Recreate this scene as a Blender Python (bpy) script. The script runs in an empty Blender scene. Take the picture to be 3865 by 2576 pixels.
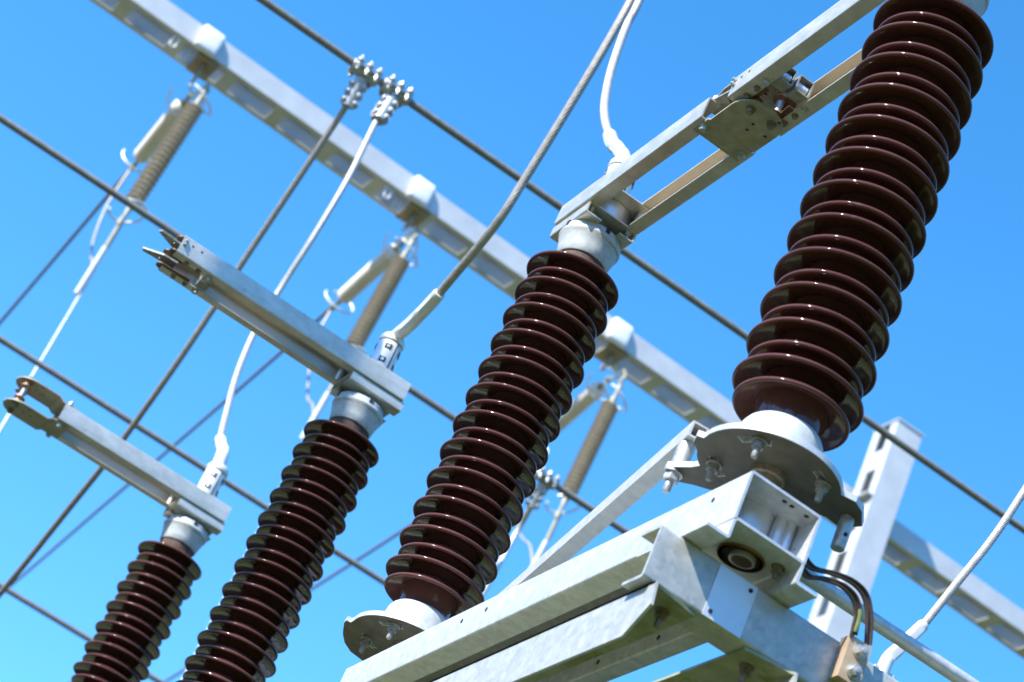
import bpy, bmesh, math, random
from mathutils import Vector, Matrix
random.seed(7)
scene = bpy.context.scene
col = scene.collection
R = math.radians
PI = math.pi

# ------------------------------------------------------------------ camera
CAM = Vector((3.15868, -1.51879, 1.60732))
cr = Vector((0.47931, 0.80014, 0.36061)); cu = Vector((0.32099, -0.54223, 0.77650)); cf = Vector((-0.81684, 0.25643, 0.51674))
cd = bpy.data.cameras.new('camera'); cam = bpy.data.objects.new('camera', cd); col.objects.link(cam)
m = Matrix((cr, cu, -cf)).transposed().to_4x4(); m.translation = CAM
cam.matrix_world = m
cd.sensor_width = 36.0; cd.lens = 81.45; cd.clip_start = 0.05; cd.clip_end = 5000
cd.dof.use_dof = True; cd.dof.focus_distance = 5.0; cd.dof.aperture_fstop = 5.6
scene.camera = cam

# ------------------------------------------------------------------ sky and sun
SUN = Vector((0.29, -0.69, 0.663)).normalized()
el = math.asin(SUN.z); az = math.atan2(SUN.x, SUN.y)
w = bpy.data.worlds.new("World"); scene.world = w; w.use_nodes = True
nt = w.node_tree; bg = nt.nodes['Background']
sky = nt.nodes.new('ShaderNodeTexSky'); sky.sky_type = 'NISHITA'; sky.sun_disc = False
sky.sun_elevation = el; sky.sun_rotation = az; sky.altitude = 0
sky.air_density = 1.0; sky.dust_density = 0.25; sky.ozone_density = 1.6
sep = nt.nodes.new('ShaderNodeSeparateColor'); com = nt.nodes.new('ShaderNodeCombineColor')
nt.links.new(sky.outputs[0], sep.inputs[0])
for ch, (pw, gain) in enumerate(((1.62, .435), (1.15, 1.12), (1.25, 1.30))):      # deep polarised blue of the photograph's sky
    pn = nt.nodes.new('ShaderNodeMath'); pn.operation = 'POWER'; pn.inputs[1].default_value = pw
    mn = nt.nodes.new('ShaderNodeMath'); mn.operation = 'MULTIPLY'; mn.inputs[1].default_value = gain
    nt.links.new(sep.outputs[ch], pn.inputs[0]); nt.links.new(pn.outputs[0], mn.inputs[0]); nt.links.new(mn.outputs[0], com.inputs[ch])
nt.links.new(com.outputs[0], bg.inputs[0])
bg.inputs[1].default_value = 0.115
sd = bpy.data.lights.new('sun', 'SUN'); sd.energy = 5.0; sd.angle = R(0.5); sd.color = (1.0, 0.955, 0.88)
so = bpy.data.objects.new('sun', sd); col.objects.link(so)
so.rotation_euler = SUN.to_track_quat('Z', 'Y').to_euler()
scene.view_settings.view_transform = 'Standard'; scene.view_settings.look = 'None'
scene.view_settings.exposure = 1.0; scene.view_settings.gamma = 1.0

# ------------------------------------------------------------------ materials
def newmat(name):
    mt = bpy.data.materials.new(name); mt.use_nodes = True
    return mt, mt.node_tree, mt.node_tree.nodes['Principled BSDF']
def N(nt, t, **k):
    n = nt.nodes.new(t)
    for a, b in k.items(): setattr(n, a, b)
    return n
def mottle(name, c1, c2, scale=30, rough=(.4, .6), metal=0.0, bump=0.0, c3=None, c3scale=6, c3cov=.6, spangle=False, stretch=(1, 1, 1), spec=.5, coat=0):
    mt, nt, p = newmat(name)
    tc = N(nt, 'ShaderNodeTexCoord'); mp = N(nt, 'ShaderNodeMapping'); mp.inputs['Scale'].default_value = stretch
    nt.links.new(tc.outputs['Object'], mp.inputs[0])
    n1 = N(nt, 'ShaderNodeTexNoise'); n1.inputs['Scale'].default_value = scale; n1.inputs['Detail'].default_value = 8; n1.inputs['Roughness'].default_value = .62
    nt.links.new(mp.outputs[0], n1.inputs['Vector'])
    r1 = N(nt, 'ShaderNodeValToRGB'); r1.color_ramp.elements[0].position = .36; r1.color_ramp.elements[1].position = .66
    r1.color_ramp.elements[0].color = (*c1, 1); r1.color_ramp.elements[1].color = (*c2, 1)
    nt.links.new(n1.outputs['Fac'], r1.inputs[0]); out = r1.outputs[0]
    if spangle:
        v = N(nt, 'ShaderNodeTexVoronoi'); v.inputs['Scale'].default_value = scale * 2.2
        nt.links.new(mp.outputs[0], v.inputs['Vector'])
        bw = N(nt, 'ShaderNodeRGBToBW'); nt.links.new(v.outputs['Color'], bw.inputs[0])
        mr = N(nt, 'ShaderNodeMapRange'); mr.inputs[3].default_value = .84; mr.inputs[4].default_value = 1.08
        nt.links.new(bw.outputs[0], mr.inputs[0])
        mx = N(nt, 'ShaderNodeMix', data_type='RGBA', blend_type='MULTIPLY'); mx.inputs[0].default_value = 1
        nt.links.new(out, mx.inputs[6]); nt.links.new(mr.outputs[0], mx.inputs[7]); out = mx.outputs[2]
    if c3:
        n3 = N(nt, 'ShaderNodeTexNoise'); n3.inputs['Scale'].default_value = c3scale; n3.inputs['Detail'].default_value = 10; n3.inputs['Roughness'].default_value = .7
        nt.links.new(mp.outputs[0], n3.inputs['Vector'])
        r3 = N(nt, 'ShaderNodeValToRGB'); r3.color_ramp.elements[0].position = c3cov; r3.color_ramp.elements[1].position = min(.98, c3cov + .13)
        nt.links.new(n3.outputs['Fac'], r3.inputs[0])
        mx = N(nt, 'ShaderNodeMix', data_type='RGBA'); nt.links.new(r3.outputs[0], mx.inputs[0])
        nt.links.new(out, mx.inputs[6]); mx.inputs[7].default_value = (*c3, 1); out = mx.outputs[2]
    nt.links.new(out, p.inputs['Base Color'])
    rr = N(nt, 'ShaderNodeMapRange'); rr.inputs[3].default_value = rough[0]; rr.inputs[4].default_value = rough[1]
    nt.links.new(n1.outputs['Fac'], rr.inputs[0]); nt.links.new(rr.outputs[0], p.inputs['Roughness'])
    p.inputs['Metallic'].default_value = metal; p.inputs['Specular IOR Level'].default_value = spec
    if coat: p.inputs['Coat Weight'].default_value = coat; p.inputs['Coat Roughness'].default_value = .05
    if bump:
        b = N(nt, 'ShaderNodeBump'); b.inputs['Strength'].default_value = bump; b.inputs['Distance'].default_value = .002
        nt.links.new(n1.outputs['Fac'], b.inputs['Height']); nt.links.new(b.outputs[0], p.inputs['Normal'])
    return mt
M = {}
M['galv'] = mottle('galvanised_steel', (.55, .565, .565), (.64, .65, .645), 34, (.36, .56), .4, .05, (.38, .33, .24), 9, .67, True)
M['mossy'] = mottle('mossy_galvanised_steel', (.42, .43, .41), (.53, .54, .51), 34, (.38, .58), .35, .05, (.36, .35, .16), 8, .60, True)
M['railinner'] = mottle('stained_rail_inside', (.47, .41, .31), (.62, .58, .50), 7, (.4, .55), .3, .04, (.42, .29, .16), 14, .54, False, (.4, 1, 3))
M['rail'] = mottle('aluminium_rail', (.50, .48, .41), (.64, .62, .55), 18, (.36, .5), .55, .04, (.42, .31, .18), 16, .61, False, (1, 1, 2))
M['dull'] = mottle('weathered_plate', (.25, .24, .17), (.36, .345, .26), 30, (.45, .65), .25, .1, (.36, .27, .07), 16, .60)
M['dullbolt'] = mottle('dull_bolt', (.20, .20, .175), (.33, .33, .30), 70, (.45, .6), .3, .05, (.20, .14, .07), 40, .6)
M['plateshade'] = mottle('shaded_zinc_plate', (.062, .056, .034), (.115, .104, .070), 18, (.45, .65), .1, .08, (.13, .085, .04), 12, .60)  # lever plate underside, its shade put into the dark colour
M['white'] = mottle('cast_aluminium', (.38, .41, .40), (.49, .52, .51), 60, (.5, .7), .1, .25, (.30, .28, .22), 26, .66)
M['silver'] = mottle('silver_drum', (.62, .64, .68), (.72, .74, .78), 30, (.3, .42), .6, .03, (.35, .30, .22), 30, .72)
M['porc'] = mottle('brown_glaze', (.072, .028, .023), (.105, .043, .035), 7, (.04, .12), 0, .035, (.135, .088, .070), 24, .63, False, (1, 1, .35), .30, 0)
M['cement'] = mottle('brown_cement', (.045, .028, .019), (.11, .072, .048), 60, (.7, .9), 0, .3)
M['bolt'] = mottle('zinc_bolt', (.38, .39, .37), (.55, .56, .53), 80, (.35, .55), .6, .05, (.24, .16, .08), 40, .64)
M['oldbolt'] = mottle('rusty_bolt', (.17, .14, .10), (.30, .26, .20), 80, (.5, .7), .4, .05, (.25, .11, .03), 40, .55)
M['copper'] = mottle('copper', (.30, .155, .08), (.46, .26, .15), 40, (.4, .6), .55, .05, (.20, .10, .05), 30, .6)
M['brownfinger'] = mottle('oxidised_copper', (.10, .06, .04), (.18, .10, .06), 40, (.4, .6), .4, .05, (.08, .05, .035), 24, .55)
M['rod'] = mottle('steel_tube', (.50, .50, .49), (.60, .60, .58), 40, (.42, .55), .4, .03)
M['cable'] = mottle('aluminium_strand', (.33, .305, .265), (.44, .41, .365), 50, (.42, .56), .3, 0, (.28, .25, .20), 14, .64)
M['cablelit'] = mottle('sunlit_aluminium_strand', (.44, .425, .39), (.54, .52, .48), 50, (.4, .52), .3)  # lit copy of the strand colour, for cables in full sun
M['cabledark'] = mottle('weathered_conductor', (.20, .19, .16), (.27, .26, .22), 30, (.5, .65), .4)
M['farcable'] = mottle('distant_conductor', (.16, .17, .20), (.22, .23, .27), 30, (.5, .65), .3)
M['tan'] = mottle('grey_tan_porcelain', (.34, .285, .20), (.42, .36, .265), 20, (.42, .55), 0, .0, (.22, .18, .12), 10, .62)
M['beige'] = mottle('cream_polymer', (.70, .62, .51), (.78, .70, .59), 20, (.5, .65), 0)
M['gantry'] = mottle('gantry_galvanised', (.50, .51, .50), (.58, .59, .58), 5, (.5, .65), .25, 0, (.42, .38, .28), 4, .68)
M['rust'] = mottle('rusty_hanger', (.26, .22, .15), (.36, .31, .22), 20, (.6, .8), .2, 0, (.38, .17, .04), 9, .54)
M['lug'] = mottle('bright_lug', (.66, .65, .60), (.76, .75, .70), 30, (.4, .55), .35, 0, (.50, .46, .30), 20, .64)
M['whitepaint'] = mottle('white_painted_cast', (.74, .75, .75), (.80, .81, .81), 12, (.35, .5), 0)
M['dark'] = mottle('dark_recess', (.02, .02, .02), (.03, .03, .028), 20, (.8, .9))
M['wire'] = mottle('black_brown_flex', (.050, .032, .022), (.085, .055, .038), 40, (.35, .5))
M['green'] = mottle('green_yellow_sheath', (.09, .17, .06), (.22, .24, .10), 60, (.5, .6))
M['clampblock'] = mottle('bronze_block', (.46, .33, .21), (.54, .40, .27), 40, (.5, .65), .3)
M['grease'] = mottle('greasy_bearing', (.085, .042, .012), (.19, .105, .035), 30, (.3, .5), .2)
M['plate'] = mottle('blank_plate', (.62, .64, .66), (.70, .72, .74), 14, (.35, .5), .45, .02)
M['grass'] = mottle('grass', (.042, .064, .005), (.088, .102, .010), 3, (.9, 1), 0, .0, (.125, .105, .022), .35, .60)
M['unseenfoliage'] = mottle('unseen_tree_foliage', (.018, .032, .008), (.040, .058, .016), .4, (.9, 1), 0)
M['caststain'] = mottle('stained_casting', (.22, .19, .13), (.40, .38, .32), 40, (.6, .8), 0, .2)
M['shademoss'] = mottle('shaded_algae_flange', (.24, .25, .14), (.38, .39, .26), 16, (.5, .7), .1, .08, (.20, .20, .035), 9, .50)  # algae patches over a base darkened and greened for shade and grass bounce
M['clampmetal'] = mottle('grey_cast_clamp', (.40, .41, .40), (.56, .57, .56), 60, (.35, .5), .45, .05, (.22, .20, .16), 30, .62)
M['addeddark'] = mottle('added_dark_ground', (.007, .0065, .004), (.018, .016, .009), 4, (.9, 1), 0, 0, (.022, .035, .006), 1.2, .62)
M['slab'] = mottle('concrete', (.34, .33, .30), (.44, .43, .40), 3, (.8, .95), 0)
M['gravel'] = mottle('gravel', (.15, .145, .13), (.24, .23, .21), 9, (.9, 1), 0)

# ------------------------------------------------------------------ mesh helpers
def sharp(me, ang=38):
    bm = bmesh.new(); bm.from_mesh(me)
    for f in bm.faces: f.smooth = True
    for e in bm.edges:
        if len(e.link_faces) == 2: e.smooth = e.calc_face_angle(0) < R(ang)
    bm.to_mesh(me); bm.free()
class MB:
    """collects verts/faces for ONE mesh object"""
    def __init__(s): s.v = []; s.f = []; s.mi = []; s.mats = []
    def mid(s, mat):
        if mat not in s.mats: s.mats.append(mat)
        return s.mats.index(mat)
    def add(s, vs, fs, mat, M4=None):
        o = len(s.v); i = s.mid(mat)
        for p in vs:
            p = Vector(p); s.v.append(tuple(M4 @ p if M4 else p))
        for f in fs: s.f.append([o + k for k in f]); s.mi.append(i)
        return s
    def box(s, a, b, mat, M4=None):
        x0, y0, z0 = a; x1, y1, z1 = b
        vs = [(x0,y0,z0),(x1,y0,z0),(x1,y1,z0),(x0,y1,z0),(x0,y0,z1),(x1,y0,z1),(x1,y1,z1),(x0,y1,z1)]
        return s.add(vs, [(0,3,2,1),(4,5,6,7),(0,1,5,4),(1,2,6,5),(2,3,7,6),(3,0,4,7)], mat, M4)
    def prism(s, poly, z0, z1, mat, M4=None):
        n = len(poly); vs = [(x, y, z0) for x, y in poly] + [(x, y, z1) for x, y in poly]
        fs = [tuple(range(n))[::-1], tuple(range(n, 2*n))] + [(i, (i+1) % n, n+(i+1) % n, n+i) for i in range(n)]
        return s.add(vs, fs, mat, M4)
    def lathe(s, prof, n, mat, M4=None, caps=True):
        vs = []; fs = []; k = len(prof)
        for r, z in prof:
            for i in range(n):
                a = 2*PI*i/n; vs.append((r*math.cos(a), r*math.sin(a), z))
        for j in range(k-1):
            for i in range(n):
                i2 = (i+1) % n; fs.append((j*n+i, j*n+i2, (j+1)*n+i2, (j+1)*n+i))
        if caps:
            fs.append(tuple(range(n))[::-1]); fs.append(tuple((k-1)*n+i for i in range(n)))
        return s.add(vs, fs, mat, M4)
    def cyl(s, p, q, r, mat, n=16, r2=None):
        p = Vector(p); q = Vector(q); d = q-p
        M4 = Matrix.Translation(p) @ d.to_track_quat('Z', 'Y').to_matrix().to_4x4()
        return s.lathe([(r, 0), (r if r2 is None else r2, d.length)], n, mat, M4)
    def tube(s, pts, r, mat, n=10, closed=False, lobes=0, pitch=.2, depth=.14):
        P = [Vector(p) for p in pts]; vs = []; fs = []; k = len(P)
        T = []
        for i in range(k):
            a = P[(i-1) % k] if (closed or i > 0) else P[i]; b = P[(i+1) % k] if (closed or i < k-1) else P[i]
            T.append((b-a).normalized())
        up = Vector((0, 0, 1)) if abs(T[0].z) < .9 else Vector((1, 0, 0))
        x = T[0].cross(up).normalized(); L = 0
        for i in range(k):
            if i: L += (P[i]-P[i-1]).length
            x = (x - T[i]*x.dot(T[i])).normalized(); y = T[i].cross(x); tw = 2*PI*L/pitch if lobes else 0
            for j in range(n):
                a = 2*PI*j/n
                rr = r if not lobes else r*(1 - depth*(1-abs(math.cos(a*lobes/2))))
                vs.append(P[i] + (x*math.cos(a+tw) + y*math.sin(a+tw))*rr)
        for i in range(k if closed else k-1):
            i2 = (i+1) % k
            for j in range(n):
                j2 = (j+1) % n; fs.append((i*n+j, i*n+j2, i2*n+j2, i2*n+j))
        if not closed:
            fs.append(tuple(range(n))[::-1]); fs.append(tuple((k-1)*n+j for j in range(n)))
        return s.add(vs, fs, mat)
    def hexbolt(s, p, d, af, mat, shank=.02, sr=None, washer=True, head=True):
        """hex nut/head at p along d; shank beyond it"""
        p = Vector(p); d = Vector(d).normalized(); r = af/math.sqrt(3); sr = sr or af*.31
        M4 = Matrix.Translation(p) @ d.to_track_quat('Z', 'Y').to_matrix().to_4x4()
        z = 0
        if washer: s.lathe([(af*.72, 0), (af*.72, af*.13)], 18, mat, M4); z = af*.13
        a = random.random()
        h = [(r*math.cos(a+PI/3*i), r*math.sin(a+PI/3*i)) for i in range(6)]
        h2 = [(u*.93, v*.93) for u, v in h]
        s.prism(h, z, z+af*.55, mat, M4); s.prism(h2, z+af*.55, z+af*.62, mat, M4)
        if shank: s.lathe([(sr, z+af*.62), (sr, z+af*.62+shank*.85), (sr*.75, z+af*.62+shank)], 14, mat, M4)
        return s
    def build(s, name, parent=None, ang=38):
        me = bpy.data.meshes.new(name); me.from_pydata(s.v, [], s.f)
        for mt in s.mats: me.materials.append(M[mt])
        for i, p in enumerate(me.polygons): p.material_index = s.mi[i]
        bm = bmesh.new(); bm.from_mesh(me); bmesh.ops.recalc_face_normals(bm, faces=bm.faces); bm.to_mesh(me); bm.free()
        me.update(); sharp(me, ang)
        o = bpy.data.objects.new(name, me); col.objects.link(o)
        if parent: o.parent = parent
        return o
def rounded(pts, r, n=4):
    """open 2D path with its inner corners rounded"""
    out = [Vector(pts[0])]
    for i in range(1, len(pts)-1):
        a, b, c = Vector(pts[i-1]), Vector(pts[i]), Vector(pts[i+1])
        u = (a-b).normalized(); v = (c-b).normalized()
        for k in range(n+1):
            t = k/n; out.append((b+u*r)*(1-t)**2 + b*2*t*(1-t) + (b+v*r)*t*t)
    out.append(Vector(pts[-1])); return out
def thick(pts, t, r=0.0):
    """closed polygon of an open sheet-metal path of thickness t (to the left of the path)"""
    P = rounded(pts, r) if r else [Vector(p) for p in pts]
    L = []; k = len(P)
    for i in range(k):
        n1 = n2 = None
        if i > 0: d = (P[i]-P[i-1]).normalized(); n1 = Vector((-d.y, d.x))
        if i < k-1: d = (P[i+1]-P[i]).normalized(); n2 = Vector((-d.y, d.x))
        n = n1 if n2 is None else n2 if n1 is None else (n1+n2).normalized()
        sc = 1 if (n1 is None or n2 is None) else 1/max(.5, n.dot(n1))
        L.append(P[i] + n*t*sc)
    return [tuple(p) for p in P] + [tuple(p) for p in reversed(L)]
AXX = Matrix(((0,0,1,0),(1,0,0,0),(0,1,0,0),(0,0,0,1)))     # section (a,b),c -> x=c, y=a, z=b
def along_x(mb, sec, x0, x1, mat): return mb_sheet(mb, sec, x0, x1, mat, AXX)
AXY = Matrix(((1,0,0,0),(0,0,1,0),(0,1,0,0),(0,0,0,1)))     # section (a,b),c -> x=a, y=c, z=b
def along_y(mb, sec, y0, y1, mat): return mb_sheet(mb, sec, y0, y1, mat, AXY)
def mb_sheet(mb, sec, a, b, mat, M4, inner=None):
    n = len(sec); h = n//2
    vs = [(x, y, a) for x, y in sec] + [(x, y, b) for x, y in sec]
    fs = [(i, (i+1) % n, n+(i+1) % n, n+i) for i in range(n)]
    if inner:
        mb.add(vs, fs[h:n-1], inner, M4); fs = fs[:h]+fs[n-1:]
    for i in range(h-1):                                   # end caps as quads of the strip
        fs.append((i, i+1, n-2-i, n-1-i)); fs.append((n+i, n+n-1-i, n+n-2-i, n+i+1))
    return mb.add(vs, fs, mat, M4)
def plate(outline, holes, z0, z1, mat, name, parent=None, bevel=.0008):
    """flat plate with real holes, as a filled curve turned into a mesh"""
    cu_ = bpy.data.curves.new(name, 'CURVE'); cu_.dimensions = '2D'; cu_.fill_mode = 'BOTH'
    cu_.extrude = max(1e-4, (z1-z0)/2 - bevel); cu_.bevel_depth = bevel; cu_.bevel_resolution = 1
    for pts in [outline]+holes:
        sp = cu_.splines.new('POLY'); sp.points.add(len(pts)-1); sp.use_cyclic_u = True
        for i, (x, y) in enumerate(pts): sp.points[i].co = (x, y, 0, 1)
    tmp = bpy.data.objects.new('tmp', cu_); col.objects.link(tmp)
    bpy.context.view_layer.update()
    dg = bpy.context.evaluated_depsgraph_get()
    me = bpy.data.meshes.new_from_object(tmp.evaluated_get(dg)); bpy.data.objects.remove(tmp); bpy.data.curves.remove(cu_)
    me.transform(Matrix.Translation((0, 0, (z0+z1)/2)))
    me.name = name; me.materials.clear(); me.materials.append(M[mat])
    for p in me.polygons: p.material_index = 0
    for p in me.polygons: p.use_smooth = False
    o = bpy.data.objects.new(name, me); col.objects.link(o)
    if parent: o.parent = parent
    return o
def circ(x, y, r, n=14): return [(x+r*math.cos(2*PI*i/n), y+r*math.sin(2*PI*i/n)) for i in range(n)]
def slot(cx, cy, R0, a0, a1, hw, n=8):
    p = [((R0+hw)*math.cos(a0+(a1-a0)*i/n), (R0+hw)*math.sin(a0+(a1-a0)*i/n)) for i in range(n+1)]
    q = [((R0-hw)*math.cos(a1+(a0-a1)*i/n), (R0-hw)*math.sin(a1+(a0-a1)*i/n)) for i in range(n+1)]
    return [(cx+x, cy+y) for x, y in p+q]
def spline(pts, per=14):
    P = [Vector(p) for p in pts]; P = [P[0]*2-P[1]] + P + [P[-1]*2-P[-2]]; out = []
    for i in range(1, len(P)-2):
        a, b, c, d = P[i-1:i+3]
        for k in range(per):
            t = k/per
            out.append(.5*((2*b) + (c-a)*t + (2*a-5*b+4*c-d)*t*t + (3*b-a-3*c+d)*t**3))
    out.append(P[-2]); return out
def resample(pts, step):
    out = [pts[0]]; acc = 0
    for i in range(1, len(pts)):
        a, b = pts[i-1], pts[i]; L = (b-a).length; t = step-acc
        while t < L: out.append(a.lerp(b, t/L)); t += step
        acc = L-(t-step)
    out.append(pts[-1]); return out
def tag(o, label=None, cat=None, group=None, kind=None):
    if label: o['label'] = label
    if cat: o['category'] = cat
    if group: o['group'] = group
    if kind: o['kind'] = kind
    return o
def thing(name, loc, label, cat, group=None, rz=0):
    o = bpy.data.objects.new(name, None); col.objects.link(o); o.empty_display_size = .1
    o.location = loc; o.rotation_euler.z = rz
    return tag(o, label, cat, group)
def copy_tree(o, parent=None):
    c = o.copy(); col.objects.link(c)
    if parent: c.parent = parent
    for ch in [x for x in bpy.data.objects if x.parent == o]: copy_tree(ch, c)
    return c

# ------------------------------------------------------------------ ground (setting)
g = MB().add([(-400,-400,0),(400,-400,0),(400,400,0),(-400,400,0)], [(0,1,2,3)], 'grass').build('ground'); tag(g, kind='structure')
g = MB().add([(-60,-9.5,.004),(60,-9.5,.004),(60,-5.5,.004),(-60,-5.5,.004)], [(0,1,2,3)], 'gravel').build('path'); tag(g, kind='structure')

g = MB().add([(-12.6,-3.0,.008),(-3.4,-3.0,.008),(-3.4,15,.008),(-12.6,15,.008)], [(0,1,2,3)], 'addeddark').build('added_dark_patch'); tag(g, kind='structure')  # added unseen dark patch, darkens reflections in the insulator glaze
for x_ in (-15.2, -19.0):
    g = MB().add([(x_-.5,-30,.012),(x_+.5,-30,.012),(x_+.5,30,.012),(x_-.5,30,.012)], [(0,1,2,3)], 'slab').build('concrete_path'); tag(g, kind='structure')
# unseen wooded ring added round the yard; blocks horizon sky, shows in the glaze
hv = []; hf = []; HN = 220
for j, (rad, hh, amp) in enumerate(((46, 0, 0), (50, 9.5, 3.0), (56, 14.5, 4.0), (70, 18, 4.0), (110, 24, 6), (180, 30, 8), (260, 0, 0))):
    for i in range(HN):
        a = 2*PI*i/HN
        h_ = hh + amp*(.45*math.sin(7*a+j)+.35*math.sin(17*a+2*j)+.3*random.uniform(-1, 1)) if hh else -.5
        r_ = rad + (random.uniform(-1.5, 1.5) if hh else 0)
        hv.append((r_*math.cos(a), r_*math.sin(a), h_))
for j in range(6):
    for i in range(HN):
        i2 = (i+1) % HN; hf.append((j*HN+i, j*HN+i2, (j+1)*HN+i2, (j+1)*HN+i))
tag(MB().add(hv, hf, 'unseenfoliage').build('unseen_hills', None, 20), kind='structure')

# ------------------------------------------------------------------ rotating insulator columns
LP = 1.428; P_ = 0.0822; ZB = 3.675
XC, YC = -2.8389, 0.0155
def shed_profile():
    pts = []                       # from bottom to top, local z (0 = underside of lever plate)
    core = .068
    pts += [(.058, .085), (.0600, .098), (.0625, .112), (.066, .1215)]
    def shed(z, rad, zprev_core=None, last=False):
        q = []
        if zprev_core is not None: q += [(core, zprev_core)]
        sl = math.tan(R(21)); zi = lambda r_: z-.0022+(rad-.0090-r_)*sl
        q += [(core, zi(core)-.0005), (core+.004, zi(core+.0075)), (core+.45*(rad-core), zi(core+.45*(rad-core))), (rad-.0140, zi(rad-.0140)-.0004), (rad-.0090, z-.0030)]
        for k in range(7):
            a = -PI*.62 + PI*1.12*k/6
            q.append((rad-.0048+.0048*math.cos(a), z+.0048*math.sin(a)))
        q += [(core+.5*(rad-core), z+.0155), (core+.012, z+.0255), (core+.003, z+.0300)]
        return q
    zc = None
    for k in range(12, 0, -1):
        zs = 1.075-(k-1)*P_ - .5*P_; zb = 1.075-(k-1)*P_
        pts += shed(zs, .1085, zc); zc = zs+.0320
        pts += shed(zb, .1220, zc); zc = zb+.0320
    pts += [(.064, 1.108), (.0600, 1.113), (.0590, 1.145)]
    return pts
SHED = shed_profile()
def bolts(parent, lst, **k):
    for p, d, af, mat, sh in lst: MB().hexbolt(p, d, af, mat, sh).build('bolt', parent)
def make_column(label, male):
    t = thing('insulator_column', (0, 0, 0), label, 'insulator', 'ribbed porcelain switch insulators')
    MB().lathe(SHED, 96, 'porc').build('porcelain_body', t, 60)
    MB().lathe([(.0610, 1.098), (.0620, 1.137)], 64, 'cement').build('cement_joint', t)
    # bottom fitting
    MB().lathe([(.113, .0128), (.113, .0150), (.0825, .0165), (.0805, .022), (.0785, .060), (.0765, .074), (.071, .084), (.0655, .0895), (.0595, .0905)], 72, 'white').build('base_fitting', t, 50)
    MB().lathe([(.027, -.0895), (.027, -.014), (.033, -.012), (.033, -.0005)], 40, 'oldbolt').build('bearing_shaft', t)
    # lever plate under the fitting (slots, ears)
    sgn = 1
    if male:    # world-aligned outline at B (local x = +X)
        out = []
        for i in range(0, 41): a = R(-95 + i*(265/40)); out.append((.133*math.cos(a), .133*math.sin(a)))   # disc part
        out += [(-.150, .005), (-.188, -.022), (-.180, -.060), (-.154, -.090), (-.120, -.112), (-.095, -.124), (-.060, -.139), (-.044, -.141), (-.043, -.131), (-.030, -.131)]
        out = [o_ for o_ in out]
        ear = []
        holes = []
    else:       # A is turned by 180 degrees: outline given in world axes, then negated
        out = []
        for i in range(0, 37): a = R(-90 + i*(145/36)); out.append((.131*math.cos(a), .131*math.sin(a)))
        out += [(.082, .135), (.068, .160), (.030, .190), (-.012, .172), (-.010, .140)]
        for i in range(0, 12): a = R(96 + i*(90/11)); out.append((.131*math.cos(a), .131*math.sin(a)))
        out += [(-.142, -.012), (-.168, -.050), (-.192, -.075), (-.190, -.105), (-.170, -.112), (-.122, -.086)]
        for i in range(0, 8): a = R(218 + i*(22/7)); out.append((.131*math.cos(a), .131*math.sin(a)))
        out += [(-.052, -.131), (-.028, -.140), (-.022, -.129)]
        out = [(-x, -y) for x, y in out]
        holes = []
    for a in (45, 135, 225, 315):
        aa = R(a); holes.append(slot(0, 0, .100, aa-R(22), aa+R(12), .0085))
    lp = plate(out, holes, 0, .0125, 'plateshade', 'lever_plate', t)
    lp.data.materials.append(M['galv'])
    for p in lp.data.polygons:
        if p.normal.z > -.95: p.material_index = 1  # lit top and edges get the lighter colour
    for a in (45, 135, 225, 315):
        MB().hexbolt((.1*math.cos(R(a)), .1*math.sin(R(a)), -.0005), (0, 0, -1), .0205, 'dullbolt', .020).build('bolt', lp)
    if not male:
        # drive pins of the lever plate (world axes negated)
        MB().lathe([(.0120, -.066), (.0130, -.064), (.0130, -.001)], 24, 'bolt', Matrix.Translation((-.028, -.160, 0))).lathe([(.004, 0), (.004, .002)], 10, 'dark', Matrix.Translation((-.0405, -.1590, -.040)) @ Matrix.Rotation(R(-90), 4, 'Y')).build('drive_pin', lp)
        MB().hexbolt((.172, .094, -.0005), (0, 0, -1), .026, 'bolt', .022).build('bolt', lp)
        MB().lathe([(.0165, .0130), (.0165, .062), (.013, .066)], 20, 'bolt', Matrix.Translation((.168, .090, 0))).build('spacer', lp)
    else:
        MB().hexbolt((-.02, .150, -.0005), (0, 0, -1), .026, 'bolt', .022).build('bolt', lp)
    # top cap
    cap = MB().lathe([(.0600, 1.1335), (.0652, 1.1330), (.0676, 1.1360), (.0705, 1.155), (.0790, 1.1890), (.0811, 1.1922), (.0821, 1.1965), (.0811, 1.2005), (.0780, 1.2035), (.0768, 1.2060), (.0772, 1.2130), (.0752, 1.2190), (.0700, 1.2215), (.0300, 1.2225), (.0300, 1.2502)], 72, 'white')
    cap.lathe([(.0779, 1.1845), (.0793, 1.1893)], 72, 'caststain', None, False)
    cap = cap.build('end_cap', t, 30)
    for a in (3, 93, 183, 273):
        MB().box((.062, -.0060, 1.2060), (.0785, .0060, 1.2224), 'dark', Matrix.Rotation(R(a), 4, 'Z')).build('cap_slot', cap)
    # bracket of lipped channel
    br = MB(); along_x(br, thick([(-.026, 1.219), (-.0745, 1.219), (-.0745, 1.2545), (.0745, 1.2545), (.0745, 1.219), (.030, 1.219)], -.0042, .007), -.100, .086, 'rail')
    br = br.build('mounting_bracket', t)
    for y in (-.057, .057):
        for x in (-.078, .070):
            MB().hexbolt((x, y, 1.2498), (0, 0, -1), .015, 'bolt', .006).build('bolt', br)
    # rails
    x1 = .595 if male else .724
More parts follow.
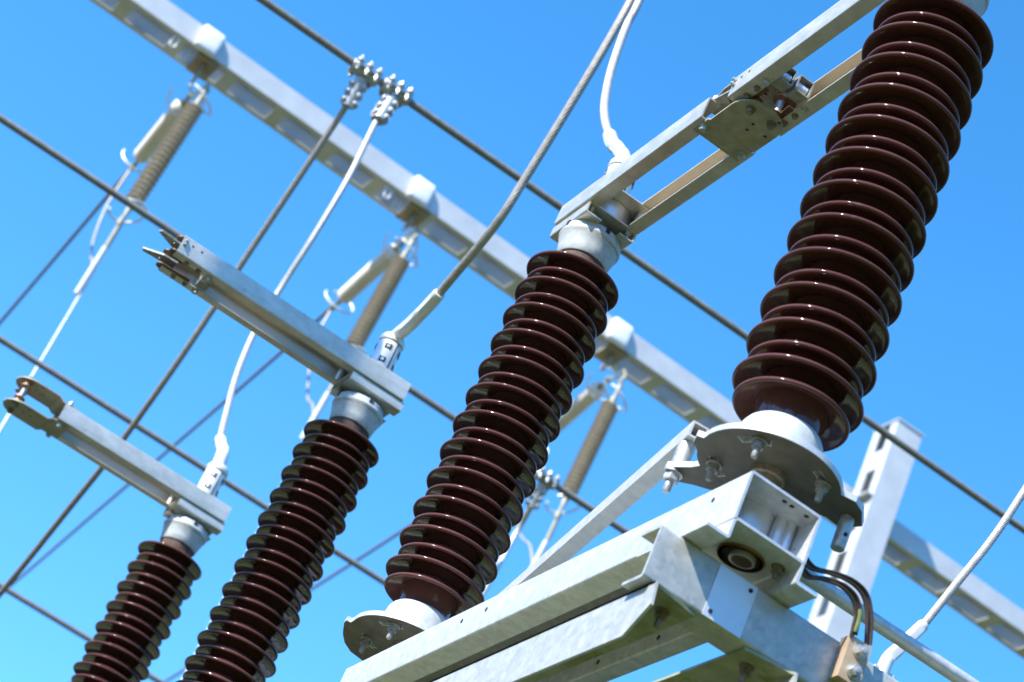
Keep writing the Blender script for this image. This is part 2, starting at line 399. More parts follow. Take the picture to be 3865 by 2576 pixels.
    for s_ in (-1, 1):
        rm = MB(); y = .080*s_
        sec = thick([(y-.036*s_, 1.2550), (y, 1.2550), (y, 1.3185), (y-.036*s_, 1.3185)], .0038*s_, .004)
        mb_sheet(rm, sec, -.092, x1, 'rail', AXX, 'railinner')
        if not male:
            for x, z in ((.689, 1.2985), (.658, 1.2985)):
                rm.lathe([(.0035, 0), (.0035, .0006)], 10, 'dark', Matrix.Translation((x, y+.0001*s_, z)) @ Matrix.Rotation(R(-90*s_), 4, 'X'))
        rl = rm.build('rail', t)
        MB().lathe([(.0115, 1.2592), (.0115, 1.3143)], 20, 'rail', Matrix.Translation((.086, y-.0155*s_, 0))).build('spacer_tube', rl)
        if not male:
            for x in (.600, .637, .678):
                MB().hexbolt((x, y-.025*s_, 1.2548), (0, 0, -1), .0115 if x > .61 else .015, 'oldbolt' if x > .61 else 'bolt', 0).build('bolt', rl)
            for z in (1.288, 1.301):
                MB().hexbolt((.713, y+.0002*s_, z), (0, s_, 0), .0095, 'bolt', .003).build('bolt', rl)
    # drum, stem and cover strip between the rails
    MB().lathe([(.0705, 1.2595), (.0710, 1.262), (.0710, 1.308), (.069, 1.3105)], 64, 'silver').build('terminal_drum', t)
    MB().box((-.090, -.0757, 1.3108), (.116, .0757, 1.3143), 'rail').build('cover_plate', t)
    MB().lathe([(.027, 1.3145), (.027, 1.352)], 32, 'lug').build('terminal_stem', t)
    if male:
        for z0, bend in ((1.2500, -1), (1.3235, 1)):
            prof = [(.545, 0), (.607, 0), (.624, .011*bend), (.782, .011*bend)]
            # plan: half width at x
            def hw(x):
                if x < .595: return .066
                if x > .716: return max(.004, math.sqrt(max(0, .066**2-(x-.713)**2*1.05)))
                return .066
            xs = [.545, .59, .607, .624, .68, .714] + [.714+.0642*math.sin(PI/2*i/9) for i in range(1, 10)]
            def zz(x):
                if x < .607: return 0
                if x < .624: return .011*bend*(x-.607)/.017
                return .011*bend
            vs = []; fs = []; th = .0048*(1 if bend < 0 else 1)
            for x in xs:
                h = hw(x); z = z0+zz(x)
                vs += [(x, -h, z), (x, h, z), (x, h, z+th), (x, -h, z+th)]
            for i in range(len(xs)-1):
                a = 4*i; b = a+4
                for k in range(4): fs.append((a+k, a+(k+1) % 4, b+(k+1) % 4, b+k))
            fs.append((0, 1, 2, 3)); n = 4*(len(xs)-1); fs.append((n, n+3, n+2, n+1))
            pm = MB().add(vs, fs, 'dull')
            zf = (z0+.011*bend) + (0 if bend < 0 else 0)
            for hx, hy in ((.757, .040), (.700, .005), (.672, .008), (.690, .048)):
                pm.lathe([(.0042, 0), (.0042, th+.0012)], 10, 'dark', Matrix.Translation((hx, hy, zf-.0006)))
            cp = pm.build('contact_plate', t, 30)
            for y in (-.056, .056):
                if bend < 0: MB().hexbolt((.578, y, z0-.0004), (0, 0, -1), .0165, 'bolt', 0).build('bolt', cp)
                else: MB().hexbolt((.578, y, z0+th+.0004), (0, 0, 1), .0165, 'bolt', .006).build('bolt', cp)
            for y in (-.029, .031):
                if bend < 0: MB().hexbolt((.739, y, z0-.0115), (0, 0, -1), .0165, 'oldbolt', .004).build('bolt', cp)
                else: MB().hexbolt((.739, y, z0+th+.0115), (0, 0, 1), .0165, 'oldbolt', .004).build('bolt', cp)
        for y in (-.029, .031):
            pin = MB().lathe([(.009, 1.2438), (.009, 1.3344)], 20, 'bolt', Matrix.Translation((.739, y, 0))).build('contact_pin', t)
            for za, zb in ((1.2440, 1.2660), (1.3110, 1.3340)):
                mid = (za+zb)/2; up = za < 1.28
                pr = [(.019, za), (.019, za+.003), (.0135, za+.005), (.0135, zb-.004), (.021, zb-.003), (.021, zb)] if up else [(.021, za), (.021, za+.003), (.0135, za+.005), (.0135, zb-.004), (.019, zb-.003), (.019, zb)]
                MB().lathe(pr, 24, 'copper', Matrix.Translation((.739, y, 0))).build('contact_ring', pin)
    else:
        for s_ in (-1, 1):
            for z0, z1, tag_ in ((1.2592, 1.2642, 'low'), (1.3090, 1.3142, 'high')):
                out = [(.632, .030), (.632, .052), (.722, .074)] + [(.722+.018*math.cos(a)*1.0, .056+.018*math.sin(a)) for a in [R(80-20*i) for i in range(9)]] + [(.722, .038)]
                f = plate([(x, y*s_) for x, y in out], [], z0, z1, 'brownfinger', 'contact_finger', t, .0012)
            horn = [(.690, .030), (.690, .074), (.735, .075), (.790, .081), (.796, .069), (.735, .034)]
            plate([(x, y*s_) for x, y in horn], [circ(.742, .062*s_, .0045, 10)], 1.283, 1.2895, 'dullbolt', 'guide_horn', t)
            sm = MB(); ya, yb = (.004, .0445)
            if s_ < 0: ya, yb = -.0445, -.004
            sec = thick([(ya, 1.300), (ya, 1.262), (yb, 1.262), (yb, 1.309), (ya, 1.309), (ya, 1.3005)], .0035, .006)
            along_x(sm, sec, .574, .610, 'dullbolt')
            sh = sm.build('spring_housing', t)
            sp = []
            for i in range(8*12+1):
                a = 2*PI*i/12; yy = ya+.006+(yb-ya-.012)*i/96
                sp.append((.594+.0125*math.cos(a), yy, 1.286+.0125*math.sin(a)))
            MB().tube(sp, .0022, 'silver', 6).build('coil_spring', sh)
            MB().cyl((.590, ya+.0038, 1.286), (.590, yb-.0038, 1.286), .0048, 'bolt', 10).build('spring_pin', sh)
    return t
colA = make_column('nearest and largest brown ribbed insulator, above the open end of the base beam', False)
colA.location = (0, 0, ZB); colA.rotation_euler.z = PI
colB = make_column('brown ribbed insulator in the middle, its arm joined to the nearest insulator', True)
colB.location = (-LP, 0, ZB)
colC = copy_tree(colA); colC.location = (XC, YC, ZB+.0095); colC.rotation_euler.z = -PI/2
colC['label'] = 'third brown ribbed insulator from the right, swung-out arm ending in open horns'
colD = copy_tree(colB); colD.location = (XC-LP, YC, ZB+.0095); colD.rotation_euler.z = -PI/2
colD['label'] = 'smallest brown ribbed insulator at lower left, swung-out arm ending in a rounded fork'
for c in (colC, colD):
    for ch in [o for o in bpy.data.objects if o.parent == c]:
        if ch.name.split('.')[0] in ('mounting_bracket', 'rail', 'terminal_drum', 'cover_plate', 'terminal_stem', 'contact_plate', 'contact_pin', 'contact_finger', 'guide_horn', 'spring_housing'):
            ch.location.z = .018

# ------------------------------------------------------------------ base beams
def base_beam(xo, yo, zo, label):
    t = thing('base_beam', (xo, yo, zo), label, 'beam', 'galvanised switch base beams')
    b = MB()
    sec = thick([(-.040, -.082), (-.089, -.082), (-.089, 0), (.063, 0), (.063, -.082), (.014, -.082)], -.0050, .006)
    along_x(b, sec, -1.486, -.06, 'galv')
    sec = thick([(-.089, -.098), (-.089, 0), (.063, 0), (.063, -.098)], -.0050, .006)
    along_x(b, sec, -.06, .122, 'galv')
    for x in (-.905, -.80, .02):
        b.lathe([(.0052, 0), (.0052, .0008)], 10, 'dark', Matrix.Translation((x, -.0889, -.030)) @ Matrix.Rotation(R(90), 4, 'X'))
    for y in (-.004, .012, .044):
        b.lathe([(.0048, 0), (.0048, .0008)], 10, 'dark', Matrix.Translation((.104, y, -.0049)) @ Matrix.Rotation(PI, 4, 'X'))
    b.build('channel', t)
    sc = MB(); along_x(sc, thick([(.136, -.1065), (.100, -.1065), (.100, -.0620), (.0640, -.0620)], -.0050, .005), -1.45, -.040, 'mossy')
    for x in (-.30, -.40, -.62, -.85):
        sc.lathe([(.0055, 0), (.0055, .0008)], 10, 'dark', Matrix.Translation((x, .0999, -.085)) @ Matrix.Rotation(R(90), 4, 'X'))
    sc.build('side_channel', t)
    h = MB(); along_x(h, thick([(-.130, -.138), (-.0835, -.138), (-.0835, -.0985), (.0575, -.0985), (.0575, -.138), (.104, -.138)], .0052, .006), -.10, .122, 'galv')
    h.lathe([(.040, 0), (.040, .0012)], 32, 'dark', Matrix.Translation((.030, -.008, -.0986)) @ Matrix.Rotation(PI, 4, 'X'))
    h = h.build('hat_bracket', t)
    MB().lathe([(.041, -.1035), (.043, -.0998), (.034, -.0998), (.034, -.1035)], 36, 'grease', Matrix.Translation((.030, -.008, 0)), False).lathe([(.019, -.1085), (.0235, -.1080), (.0235, -.0999)], 28, 'silver', Matrix.Translation((.034, -.006, 0))).lathe([(.0188, -.1092), (.0188, -.1086)], 24, 'grease', Matrix.Translation((.034, -.006, 0))).build('shaft_end', h)
    MB().hexbolt((.070, .044, -.0990), (0, 0, -1), .017, 'oldbolt', .010).build('bolt', h)
    for x in (0, -LP):
        MB().lathe([(.056, -.092), (.056, -.0055)], 40, 'silver', Matrix.Translation((x-.002, -.012, 0))).cyl((x+.050, .030, -.092), (x+.050, .030, -.0055), .012, 'silver').cyl((x+.058, .047, -.092), (x+.058, .047, -.0055), .0095, 'silver').build('bearing_tube', t)
    return t
base_beam(0, 0, 3.585, 'near galvanised channel beam with open end under the two joined insulators')
base_beam(XC, YC, 3.5945, 'far galvanised channel beam under the two swung-out insulators')

# coupling rod of square tube between the two lever plates
def square_tube(name, a, b, wd, th, mat, label, cat):
    t = tag(thing(name, a, label, cat), None)
    d = Vector(b)-Vector(a); q = d.to_track_quat('X', 'Z'); L = d.length
    s = MB(); o = wd/2; i = o-th
    vs = []; fs = []
    for x in (0, L):
        vs += [(x, -o, -o), (x, o, -o), (x, o, o), (x, -o, o), (x, -i, -i), (x, i, -i), (x, i, i), (x, -i, i)]
    for k in range(4):
        k2 = (k+1) % 4
        fs += [(k, k2, 8+k2, 8+k), (4+k2, 4+k, 12+k, 12+k2), (k, k2, 4+k2, 4+k), (8+k2, 8+k, 12+k, 12+k2)]
    s.add(vs, fs, mat)
    ob = s.build('square_tube', t); t.rotation_mode = 'QUATERNION'; t.rotation_quaternion = q
    return t
cr_ = square_tube('coupling_rod', (-.138, -.092, 3.756), (-1.452, .112, 3.756), .033, .004, 'rod', 'square steel tube running diagonally between the two joined insulators', 'rod')
square_tube('coupling_rod', (XC-.138, YC-.092, 3.766), (XC-1.452, YC+.112, 3.766), .033, .004, 'rod', 'square steel tube between the two swung-out insulators', 'rod')

# ------------------------------------------------------------------ supporting steelwork
t = thing('cross_beam', (0, 0, 0), 'galvanised cross channel with a blank plate, bolted below the base beam end', 'beam')
b = MB(); along_y(b, thick([(-.020, 3.341), (.047, 3.341), (.047, 3.447), (-.020, 3.447)], .0062, .008), -.170, 1.75, 'mossy')
cbw = b.build('channel', t)
np_ = MB().box((.0475, -.0468, 3.3425), (.0492, .0335, 3.4420), 'plate')
np_.lathe([(.0042, 0), (.0042, .0015)], 12, 'dark', Matrix.Translation((.0491, .0215, 3.4300)) @ Matrix.Rotation(R(90), 4, 'Y'))
np_.lathe([(.0042, 0), (.0042, .0015)], 12, 'dark', Matrix.Translation((.0491, -.0350, 3.3545)) @ Matrix.Rotation(R(90), 4, 'Y'))
np_.build('blank_plate', t)
def carrier(yw, s, label, x0=-4.6):
    """channel lying along X below the cross beam, its end cut off at a slant; s=+1: web on the near side"""
    t = thing('support_channel', (0, yw, 0), label, 'beam', 'channels below the cross beam')
    zt = 3.3405; th = .0055; b = MB()
    # web with slanted end
    web = [(x0, 3.245), (.015, 3.245), (.0745, 3.292), (.062, zt), (x0, zt)]
    M4 = Matrix(((1,0,0,0),(0,0,s,0),(0,1,0,0),(0,0,0,1)))
    b.prism(web, 0, th, 'mossy', M4)
    b.prism([(x0, 0), (.062, 0), (.062, .004), (.058, .010), (.040, .098), (x0, .098)], zt-th, zt, 'shademoss', Matrix.Scale(s, 4, Vector((0, 1, 0))))
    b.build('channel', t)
    MB().hexbolt((-.004, s*.060, zt-th-.0003), (0, 0, -1), .019, 'oldbolt', .018).build('bolt', t)
    return t
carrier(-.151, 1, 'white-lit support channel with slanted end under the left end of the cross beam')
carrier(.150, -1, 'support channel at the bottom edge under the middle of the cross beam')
for x in (-.75, -3.6):
    for y in (-.10, .10):
        pass
def leg(x, label):
    t = thing('support_post', (x, 0, 0), label, 'post', 'posts carrying the switches')
    MB().box((-.09, -.09, 0), (.09, .09, 3.2395), 'galv').build('shaft', t)
    MB().box((-.13, -.24, 3.2400), (.13, .24, 3.2448), 'galv').build('head_plate', t)
leg(-.75, 'square galvanised post carrying the near switch'); leg(-3.55, 'square galvanised post carrying the far switch')

# operating pipe and earthing flex
t = MB().cyl((-.078, .072, 3.592), (-.045, 2.9, 3.592), .0140, 'galv', 24).build('operating_pipe')
tag(t, 'round grey pipe running behind the cross beam to the lower right corner', 'pipe')
t = thing('earthing_cable', (.06, .07, 3.54), 'dark flexible cable pair looping from the base beam to a bronze clamp', 'cable')
off = Vector((.06, .07, 3.54))
for pts in ([(.075, .062, 3.535), (.080, .096, 3.515), (.080, .138, 3.529), (.078, .178, 3.538), (.074, .211, 3.534), (.072, .232, 3.510), (.070, .246, 3.475), (.069, .252, 3.455)],
            [(.080, .062, 3.510), (.086, .092, 3.493), (.086, .122, 3.506), (.086, .158, 3.515), (.082, .189, 3.512), (.080, .207, 3.494), (.077, .213, 3.470), (.074, .217, 3.452)]):
    for dx, dy, dz in ((0, 0, 0), (.003, .0042, .0035), (.0025, -.0038, -.004)):
        P = spline([Vector(p)-off+Vector((dx, dy, dz)) for p in pts], 8)
        MB().tube(P, .0030, 'wire', 8).build('flex', t)
MB().tube(spline([Vector(p)-off for p in [(.0865, .2085, 3.497), (.0850, .2125, 3.484), (.0830, .2145, 3.470), (.0800, .2160, 3.458)]], 5), .0042, 'green', 8).build('sheath', t)
blk = MB()
for k, (xa, xb) in enumerate(((.0480, .0560), (.0565, .0650), (.0655, .0760))):
    blk.box((xa, .2135, 3.3720), (xb, .2590, 3.4530), 'clampblock')
blk = blk.build('clamp_block', t); blk.location = -off
for z in (3.432, 3.393):
    bo = MB().hexbolt((.0762, .2385, z), (1, 0, 0), .0185, 'bolt', .003).build('bolt', blk)

# ------------------------------------------------------------------ overhead conductors and jumpers
def cable(name, pts, r, mat, label, cat='cable', group=None, lobes=0, step=.03, per=14, part='conductor', n=None, depth=.13):
    t = thing(name, pts[0], label, cat, group)
    P = resample(spline(pts, per), step); o = Vector(pts[0]); P = [p-o for p in P]
    MB().tube(P, r, mat, n or (lobes*4 if lobes else 10), lobes=lobes, pitch=r*20, depth=depth).build(part, t, 80)
    return t, o
def clamp_head(parent, o, x, y, z, ang=0):
    """split terminal clamp with windows and bolts on a terminal stem"""
    b = MB(); T = Matrix.Translation(Vector((x, y, z))-o) @ Matrix.Rotation(ang, 4, 'Z')
    b.lathe([(.0375, 0), (.0385, .004), (.0385, .098), (.036, .101)], 40, 'lug', T)
    b.lathe([(.0400, .1025), (.0420, .106), (.0410, .118), (.034, .130), (.021, .138)], 40, 'lug', T)
    b.box((.0330, -.0022, .0), (.0392, .0022, .098), 'dark', T @ Matrix.Rotation(R(18), 4, 'Z'))
    c = b.build('terminal_clamp', parent, 40)
    for a in (-22, 62, 150, -110):
        for zz in (.026, .076):
            TT = T @ Matrix.Rotation(R(a), 4, 'Z') @ Matrix.Translation((.0365, 0, zz))
            MB().box((-.003, -.0105, -.009), (.0030, .0105, .009), 'dark', TT).lathe([(.0062, .0028), (.0062, .0046)], 6, 'bolt', TT @ Matrix.Rotation(R(90), 4, 'Y')).build('clamp_window', c)
def sleeve(parent, o, pts, r0, r1):
    """compression sleeve: round tube with two hexagonal pressed zones"""
    P = resample(spline(pts, 10), .006); P = [p-o for p in P]; k = len(P); n = 24; vs = []; fs = []
    x = None
    for i in range(k):
        T = (P[min(i+1, k-1)]-P[max(i-1, 0)]).normalized()
        if x is None: x = T.cross(Vector((.82, -.26, -.5))).normalized()
        x = (x-T*x.dot(T)).normalized(); y = T.cross(x); f = i/(k-1)
        r = r0+(r1-r0)*f
        hexz = 1 if (.08 < f < .36 or .44 < f < .74) else 0
        if i == 0 or i == k-1: r *= .90
        for j in range(n):
            a = 2*PI*j/n
            rr = r
            if hexz: rr = min(r*1.0, r*.885/max(.5, math.cos((a % (PI/3))-PI/6)))
            vs.append(P[i]+(x*math.cos(a)+y*math.sin(a))*rr)
    for i in range(k-1):
        for j in range(n):
            j2 = (j+1) % n; fs.append((i*n+j, i*n+j2, (i+1)*n+j2, (i+1)*n+j))
    fs.append(tuple(range(n))[::-1]); fs.append(tuple((k-1)*n+j for j in range(n)))
    MB().add(vs, fs, 'lug').build('crimp_sleeve', parent, 24)
ZS = ZB+1.345
GJ = 'stranded jumper cables'
# B (middle insulator)
t, o = cable('jumper_cable', [(-2.02, 0, 7.22), (-1.99, 0, 6.6), (-1.956, 0, 6.088), (-1.962, 0, 5.982), (-1.915, 0, 5.78), (-1.835, 0, 5.600), (-1.748, 0, 5.475), (-1.650, 0, 5.365)], .0125, 'cablelit', 'short bright stranded cable curving down onto the middle insulator arm', 'cable', GJ, 13, .012)
sleeve(t, o, [(-1.662, 0, 5.378), (-1.60, 0, 5.312), (-1.52, 0, 5.245), (-1.445, 0, 5.165)], .020, .021); clamp_head(t, o, -LP, 0, ZS, 0)
# C
t, o = cable('jumper_cable', [(-2.16, .02, 7.25), (-2.12, .02, 6.6), (-2.085, .015, 6.22), (-2.130, .015, 5.98), (-2.199, .015, 5.771), (-2.285, .015, 5.55), (-2.36, .015, 5.40), (-2.60, .015, 5.232)], .0135, 'cable', 'long stranded cable rising to the top edge from the third insulator arm', 'cable', GJ, 13, .012)
t2 = t
sleeve(t, o, [(-2.585, .015, 5.238), (-2.66, .015, 5.205), (-2.74, .015, 5.180), (-2.80, .015, 5.172), (-2.836, .015, 5.165)], .020, .0215); clamp_head(t, o, XC, YC, ZS+.018, 0)
# D
t, o = cable('jumper_cable', [(-4.985, .068, 7.33), (-4.98, .062, 7.281), (-4.898, .055, 6.917), (-4.922, .047, 6.596), (-4.989, .040, 6.326), (-4.981, .032, 6.099), (-4.852, .025, 5.829), (-4.634, .018, 5.548), (-4.476, .010, 5.373), (-4.44, .011, 5.335)], .0130, 'cablelit', 'white-lit cable hanging from the clamp pair down to the smallest insulator', 'cable', GJ, 13, .02)
sleeve(t, o, [(-4.470, .012, 5.362), (-4.39, .012, 5.300), (-4.315, .012, 5.245), (-4.275, .012, 5.165)], .022, .025); clamp_head(t, o, XC-LP, YC, ZS+.018, 0)
# E
cable('jumper_cable', [(-5.07, -.066, 7.40), (-5.08, -.066, 7.359), (-5.279, -.059, 7.077), (-5.557, -.051, 6.686), (-5.690, -.044, 6.477), (-5.885, -.037, 6.231), (-6.174, -.029, 5.970), (-6.383, -.022, 5.854), (-6.692, -.015, 5.719), (-7.012, -.007, 5.578), (-7.324, 0, 5.463), (-7.9, .01, 5.27)], .0145, 'cable', 'dull stranded cable hanging from the clamp pair toward the lower left edge', 'cable', GJ, 13, .02)
# right cable
t, o = cable('jumper_cable', [(-1.4, 2.1, 8.2), (-1.4, 1.62, 6.0), (-1.4, 1.47, 5.30), (-1.4, 1.400, 5.009), (-1.4, 1.349, 4.820), (-1.4, 1.288, 4.644), (-1.4, 1.229, 4.473), (-1.4, 1.222, 4.455)], .0108, 'cable', 'stranded cable with bent lug at the right edge of the picture', 'cable', GJ, 13, .012)
sleeve(t, o, [(-1.4, 1.231, 4.480), (-1.4, 1.205, 4.425), (-1.4, 1.182, 4.375), (-1.4, 1.163, 4.335), (-1.4, 1.158, 4.285)], .0165, .0185)
pm = MB().box((-1.409, 1.130, 4.20), (-1.391, 1.190, 4.300), 'lug').build('lug_palm', t); pm.location = -o
# bus conductors along Y
GB = 'overhead bus conductors'
def bus(x, y0, y1, z, r, label, sag=0.0, mat='cabledark', x2=None):
    pts = []
    for i in range(9):
        f = i/8; pts.append((x+((x2 or x)-x)*f, y0+(y1-y0)*f, z-sag*4*f*(1-f)))
    return cable('bus_conductor', pts, r, mat, label, 'wire', GB, 0, .25, 4)
bus(-5.03, -4, 9, 7.50, .0185, 'dark overhead conductor carrying the clamp pair, passing behind the largest insulator', 0, 'cabledark', -4.96)
bus(-7.11, -6, 10, 7.50, .0195, 'dark overhead conductor ending behind the open horns and passing behind the middle insulator')
bus(-9.26, -7, 9, 7.50, .0195, 'dark overhead conductor crossing just above the swung-out fork')
bus(-12.72, -7, 9, 7.50, .0215, 'dark overhead conductor at the lower left corner below the others')
bus(-2.13, -4, 9, 7.50, .0185, 'dark overhead conductor above the picture carrying two jumpers')

# T clamps on the bus conductors
def t_clamp(x, y, z, leg_dir, label, leg=.17):
    t = thing('tee_clamp', (x, y, z), label, 'clamp', 'bolted tee clamps on the bus conductors')
    MB().lathe([(.027, -.070), (.031, -.066), (.031, .066), (.027, .070)], 20, 'clampmetal', Matrix.Rotation(R(-90), 4, 'X')).box((-.046, -.066, -.010), (.046, .066, .010), 'clampmetal').build('bus_saddle', t)
    d = Vector(leg_dir).normalized(); a = d*.030; b = d*leg
    MB().cyl(a, b, .0265, 'clampmetal', 18).cyl(b*.98, b*1.02, .030, 'clampmetal', 18).build('leg_sleeve', t)
    for yy in (-.048, 0, .048):
        for s_ in (-1, 1):
            MB().hexbolt((s_*.039, yy, .009), (0, 0, 1), .025, 'clampmetal', .012).build('bolt', t)
            MB().hexbolt((s_*.039, yy, -.009), (0, 0, -1), .022, 'bolt', .012).build('bolt', t)
    side = d.cross(Vector((.82, -.26, -.52))).normalized(); nrm = side.cross(d)
    for f in (.42, .66, .90):
        for s_ in (-1, 1):
            p = d*leg*f + side*s_*.026
            MB().hexbolt(p+nrm*.006, nrm, .023, 'clampmetal', .008).build('bolt', t)
            MB().hexbolt(p-nrm*.006, -nrm, .023, 'clampmetal', .008).build('bolt', t)
    return t
t_clamp(-5.02, -.076, 7.502, (-.045, .010, -.14), 'upper left tee clamp of the bolted pair, holding the dull cable')
t_clamp(-5.01, .083, 7.505, (.03, -.018, -.20), 'lower right tee clamp of the bolted pair, holding the white-lit cable', .20)
t_clamp(-7.11, 2.200, 7.500, (-.06, .01, -.15), 'tee clamp half hidden behind the middle insulator')
t_clamp(-2.13, 0, 7.500, (.10, 0, -.26), 'tee clamp above the picture')
cable('drop_cable', [(-7.15, 2.207, 7.38), (-7.3, 2.247, 7.30), (-7.33, 2.244, 7.16), (-7.36, 2.23, 6.90), (-7.5, 2.2, 6.3)], .0165, 'lug', 'white-lit drop cable beside the lower part of the middle insulator', 'cable', None, 13, .03)

# ------------------------------------------------------------------ gantry in the background
GX = lambda y: -11.522 - .026*(y+.3)
gt = thing('gantry_beam', (GX(-.3), -.3, 11.5), 'long pale lattice beam with openings crossing the sky diagonally', 'gantry', None)
gt.rotation_euler.z = math.atan(.026)
Y0, Y1 = -4.0, 12.0            # local y (0 = world -.3)
H = .185; W_ = .335
b = MB(); b.box((-.012, Y0, 0), (0, Y1, H), 'gantry').box((-.060, Y0, 0), (-.0125, Y1, .010), 'gantry').box((-.060, Y0, H-.010), (-.0125, Y1, H), 'gantry'); b.build('front_channel', gt)
b = MB(); b.box((-W_, Y0, 0), (-W_+.012, Y1, H), 'gantry').box((-W_+.0125, Y0, 0), (-W_+.055, Y1, .010), 'gantry').box((-W_+.0125, Y0, H-.010), (-W_+.110, Y1, H), 'gantry'); b.build('rear_channel', gt)  # top flange widened to keep sun off the inner rear wall
y = Y0+.1; k = 0
bay = .470; first = .0
yy = 0.03-.47*9
while yy < Y1-.2:
    if yy > Y0:
        MB().box((-W_+.0552, yy-.055, .0005), (-.0605, yy+.055, .0095), 'gantry').build('batten', gt)
        MB().box((-W_+.1105, yy-.055, H-.0095), (-.0605, yy+.055, H-.0005), 'gantry').build('batten', gt)
    yy += bay
GC = 'white saddle clamps on the gantry beam'
for k, (yc, lab) in enumerate(((-.085, 'white saddle clamp nearest the left end of the gantry beam'), (1.915, 'white saddle clamp at the middle of the gantry beam'), (3.915, 'white saddle clamp on the gantry beam right of the middle insulator'))):
    t = thing('saddle_clamp', (GX(yc), yc, 11.5), lab, 'clamp', GC)
    pl = [tuple(p) for p in rounded([(.001, -.016), (.030, -.018), (.050, -.008), (.056, .04), (.055, H-.035), (.040, H+.010), (.001, H+.014)], .012)]
    b = MB(); k1 = len(pl)
    for q0, q1, sc_ in ((-.072, .072, 1.0),):
        vs = []; fs = []
        for yy_, f in ((-.088, .86), (-.080, .96), (-.066, 1.0), (.066, 1.0), (.080, .96), (.088, .86)):
            vs += [(x_*f if x_ > .002 else x_, yy_, H/2+(z_-H/2)*(.5+.5*f)) for x_, z_ in pl]
        for i in range(5):
            for j in range(k1): fs.append((i*k1+j, i*k1+(j+1) % k1, (i+1)*k1+(j+1) % k1, (i+1)*k1+j))
        fs.append(tuple(range(k1))); fs.append(tuple(5*k1+j for j in range(k1)))
        b.add(vs, fs, 'whitepaint')
    b.build('saddle', t, 60)
    MB().box((-W_+.02, -.02, -.022), (-.03, .16, -.006), 'rust').box((-.22, .055, -.16), (-.10, .075, -.0222), 'rust').build('hanger_plate', t)
    for dy, x in ((-.10, -.10), (-.22, -.03)):
        MB().tube(spline([(x, dy-.022, .01), (x, dy-.022, -.09), (x, dy-.010, -.112), (x, dy+.010, -.112), (x, dy+.022, -.09), (x, dy+.022, .01)], 6), .0075, 'lug', 8).build('u_bolt', t)
# post
px, py = -11.28, 6.50
t = thing('gantry_post', (px, py, 0), 'tall pale built-up post with slots carrying the gantry beam', 'post')
ht = 12.24; hw = .128
sec = [(-.02, -hw), (.0, -hw), (0, hw), (-.02, hw)]
MB().box((-.016, -hw, 0), (0, hw, ht), 'gantry').box((-.100, -hw, 0), (-.0165, -hw+.014, ht), 'gantry').box((-.100, hw-.014, 0), (-.0165, hw, ht), 'gantry').build('front_channel', t)
MB().box((-.336, -hw, 0), (-.320, hw, ht), 'gantry').box((-.3195, -hw, 0), (-.236, -hw+.014, ht), 'gantry').box((-.3195, hw-.014, 0), (-.236, hw, ht), 'gantry').build('rear_channel', t)
MB().box((-.345, -hw-.012, ht+.0005), (.010, hw+.012, ht+.014), 'gantry').build('cap_plate', t)
z = ht-.47
while z > .5:
    MB().box((-.2355, -hw-.0005, z), (-.1005, -hw+.0125, z+.20), 'gantry').build('batten', t)
    MB().box((-.2355, hw-.0125, z), (-.1005, hw+.0005, z+.20), 'gantry').build('batten', t)
    z -= .82
MB().box((-.40, hw+.001, 11.28), (-.02, hw+.016, 11.78), 'gantry').build('connection_plate', t)
MB().box((-.36, -hw-.060, 11.46), (.0, -hw-.002, 11.475), 'gantry').build('bearer', t)

# ------------------------------------------------------------------ gantry insulators and drops
def ring(b, c, rad, r, mat, gap=0.0, tilt=0, M4=None):
    n = 40; pts = []
    for i in range(n+1):
        a = gap/2 + (2*PI-gap)*i/n
        pts.append(Vector((rad*math.cos(a), rad*math.sin(a), 0)) + Vector(c))
    if M4: pts = [M4 @ p for p in pts]
    b.tube(pts, r, mat, 8)
def string(a, bpt, style, label):
    a = Vector(a); d = Vector(bpt)-a; L = d.length
    t = thing('strain_insulator', a, label, 'insulator', 'insulator strings under the gantry beam')
    t.rotation_mode = 'QUATERNION'; t.rotation_quaternion = d.to_track_quat('Z', 'Y')
    b = MB(); pr = []
    if style == 'rib':
        n = 21; z0 = .02; p = (L-.04)/n; r1, r0 = .072, .042
        for i in range(n):
            z = z0+i*p; pr += [(r0, z), (r1-.004, z+p*.20), (r1, z+p*.32), (r1-.004, z+p*.44), (r0, z+p*.78)]
        pr = [(.036, 0), (.036, z0-.002)] + pr + [(.036, L-.018), (.036, L)]
        b.lathe(pr, 28, 'tan').build('ribbed_rod', t)
    else:
        pr = [(.030, 0), (.050, .018)]
        n = 30; p = (L-.05)/n
        for i in range(n):
            z = .025+i*p; pr += [(.0610, z), (.0670, z+p*.4), (.0610, z+p*.8)]
        pr += [(.050, L-.018), (.030, L)]
        b.lathe(pr, 28, 'beige').build('ribbed_rod', t)
    for z0, z1 in ((-.18, -.001), (L+.001, L+.20)):
        MB().lathe([(.020, min(z0, z1)), (.026, min(z0, z1)+.02), (.014, (z0+z1)/2), (.026, max(z0, z1)-.03), (.022, max(z0, z1))], 14, 'dull').build('end_fitting', t)
    for zc, s_ in ((-.07, -1), (L+.06, 1)):
        rb = MB()
        ring(rb, (0, 0, 0), .135, .0095, 'lug', R(50), 0, Matrix.Translation((0, 0, zc)) @ Matrix.Rotation(R(28*s_), 4, 'X') @ Matrix.Rotation(R(40), 4, 'Z'))
        rb.build('arcing_ring', t)
    return t
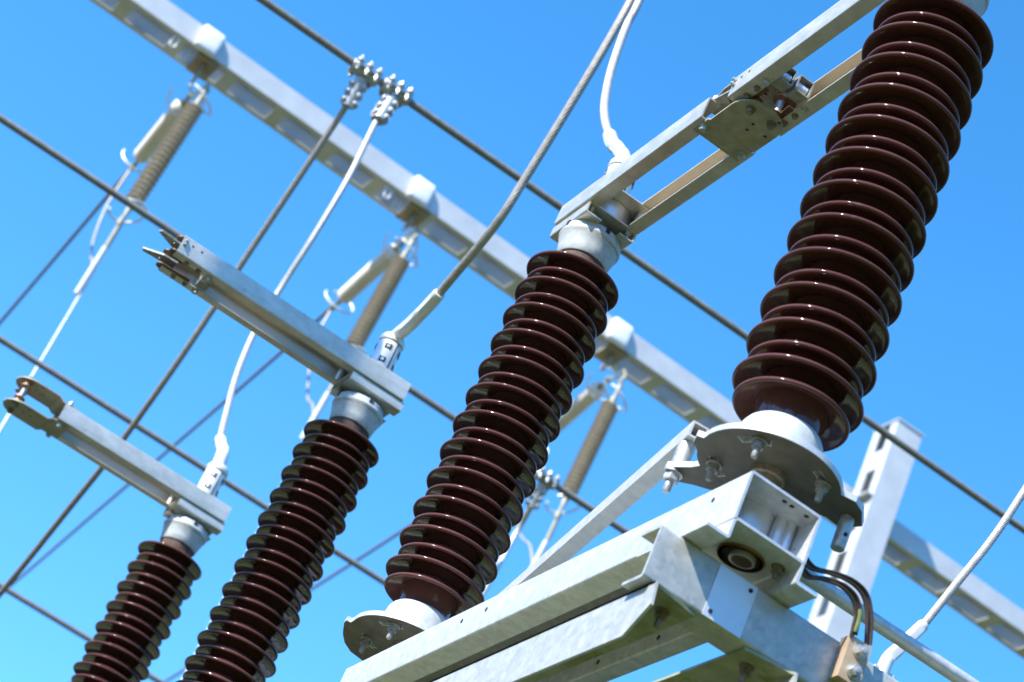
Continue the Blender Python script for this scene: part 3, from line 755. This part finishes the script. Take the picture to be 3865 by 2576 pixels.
for k, (yr, ys, l1, l2, ex) in enumerate(((.085, .020, 'brown ribbed insulator string hanging below the left saddle clamp', 'pale smooth insulator string pulled away from the left saddle clamp', (-12.82, .048, 11.18)),
                                          (2.040, 2.012, 'brown ribbed insulator string hanging below the middle saddle clamp', 'pale smooth insulator string pulled away from the middle saddle clamp', (-12.72, 2.01, 11.08)),
                                          (4.090, 4.018, 'brown ribbed insulator string hanging beside the right saddle clamp', 'pale smooth insulator string half hidden behind the middle insulator', (-12.9, 4.10, 11.08)))):
    zt = (11.115, 11.02, 11.00)[k]; zb_ = (10.10, 10.10, 10.06)[k]
    string((-11.62, yr, zt), (-11.64, yr-.03, zb_), 'rib', l1)
    string((-11.83, ys, 11.19), ex, 'smooth', l2)
    # linkage from the hanger plate
    lk = thing('hanger_link', (-11.66, yr, 11.35), 'small shackle links between the gantry beam and its %s pair of insulator strings' % ('left', 'middle', 'right')[k], 'shackle', 'shackle links under the gantry beam')
    MB().tube(spline([(0, 0, 0), (.02, .02, -.06), (.03, 0, -.13), (.04, 0, -.16)], 6), .017, 'dull', 8).tube(spline([(0, 0, 0), (-.05, -.02, -.05), (-.10, -.05, -.10), (-.12, -.06, -.13)], 6), .017, 'lug', 8).build('shackle', lk)
    # conductor going away in -X
    exv = Vector(ex); st = exv + Vector((-.22, 0, -.005))
    cable('span_wire', [tuple(st), (st.x-2, st.y+.02, st.z-.10), (st.x-5, st.y+.05, st.z-.19), (st.x-11, st.y+.12, st.z-.25), (st.x-25, st.y+.2, st.z+.1)], .0165, 'farcable', 'blurred thin wire running away behind the %s' % ('left edge at mid height', 'swung-out arms', 'two darkest insulators')[k], 'wire', 'far span wires', 0, .5, 6)
    dc, do = cable('drop_wire', [(-11.66, yr-.03, zb_-.36), (-11.72, yr-.01, zb_-.62), (-11.77, yr, 8.65), (-11.77, yr, 8.1), (-11.78, yr, 6.0)], .0115, 'lug', 'pale drop wire below the %s ribbed insulator string' % ('left', 'middle', 'right')[k], 'wire', 'drop wires below the gantry', 0, .2, 6)
    MB().cyl(Vector((-11.645, yr-.03, zb_-.20))-do, Vector((-11.66, yr-.03, zb_-.40))-do, .020, 'dull', 10).build('turnbuckle', dc)
    MB().cyl(Vector((-11.66, yr-.03, zb_-.40))-do, Vector((-11.745, yr-.03, zb_-.80))-do, .024, 'lug', 12).build('dead_end_clamp', dc)
    jy = st
    cable('jumper_loop', [tuple(st+Vector((.02, 0, -.02))), (st.x+.12, st.y-.02, st.z-.45), (st.x+.35, st.y, 10.28), (-12.2, yr-.03, 9.86), (-11.95, yr-.03, 9.70), (-11.73, yr-.02, zb_-.62)], .011, 'cable', 'thin loop wire hanging between the %s pair of insulator strings' % ('left', 'middle', 'right')[k], 'wire', 'jumper loops at the gantry', 0, .06, 8)

# unseen pole added left of the view to shade the third insulator
pl = thing('shade_pole', (-1.345, -3.70, 0), 'tall round steel pole added outside the picture on its left to shade the third insulator', 'pole')
MB().lathe([(.125, 0), (.105, 8.55), (.10, 8.6)], 24, 'galv').build('shaft', pl)
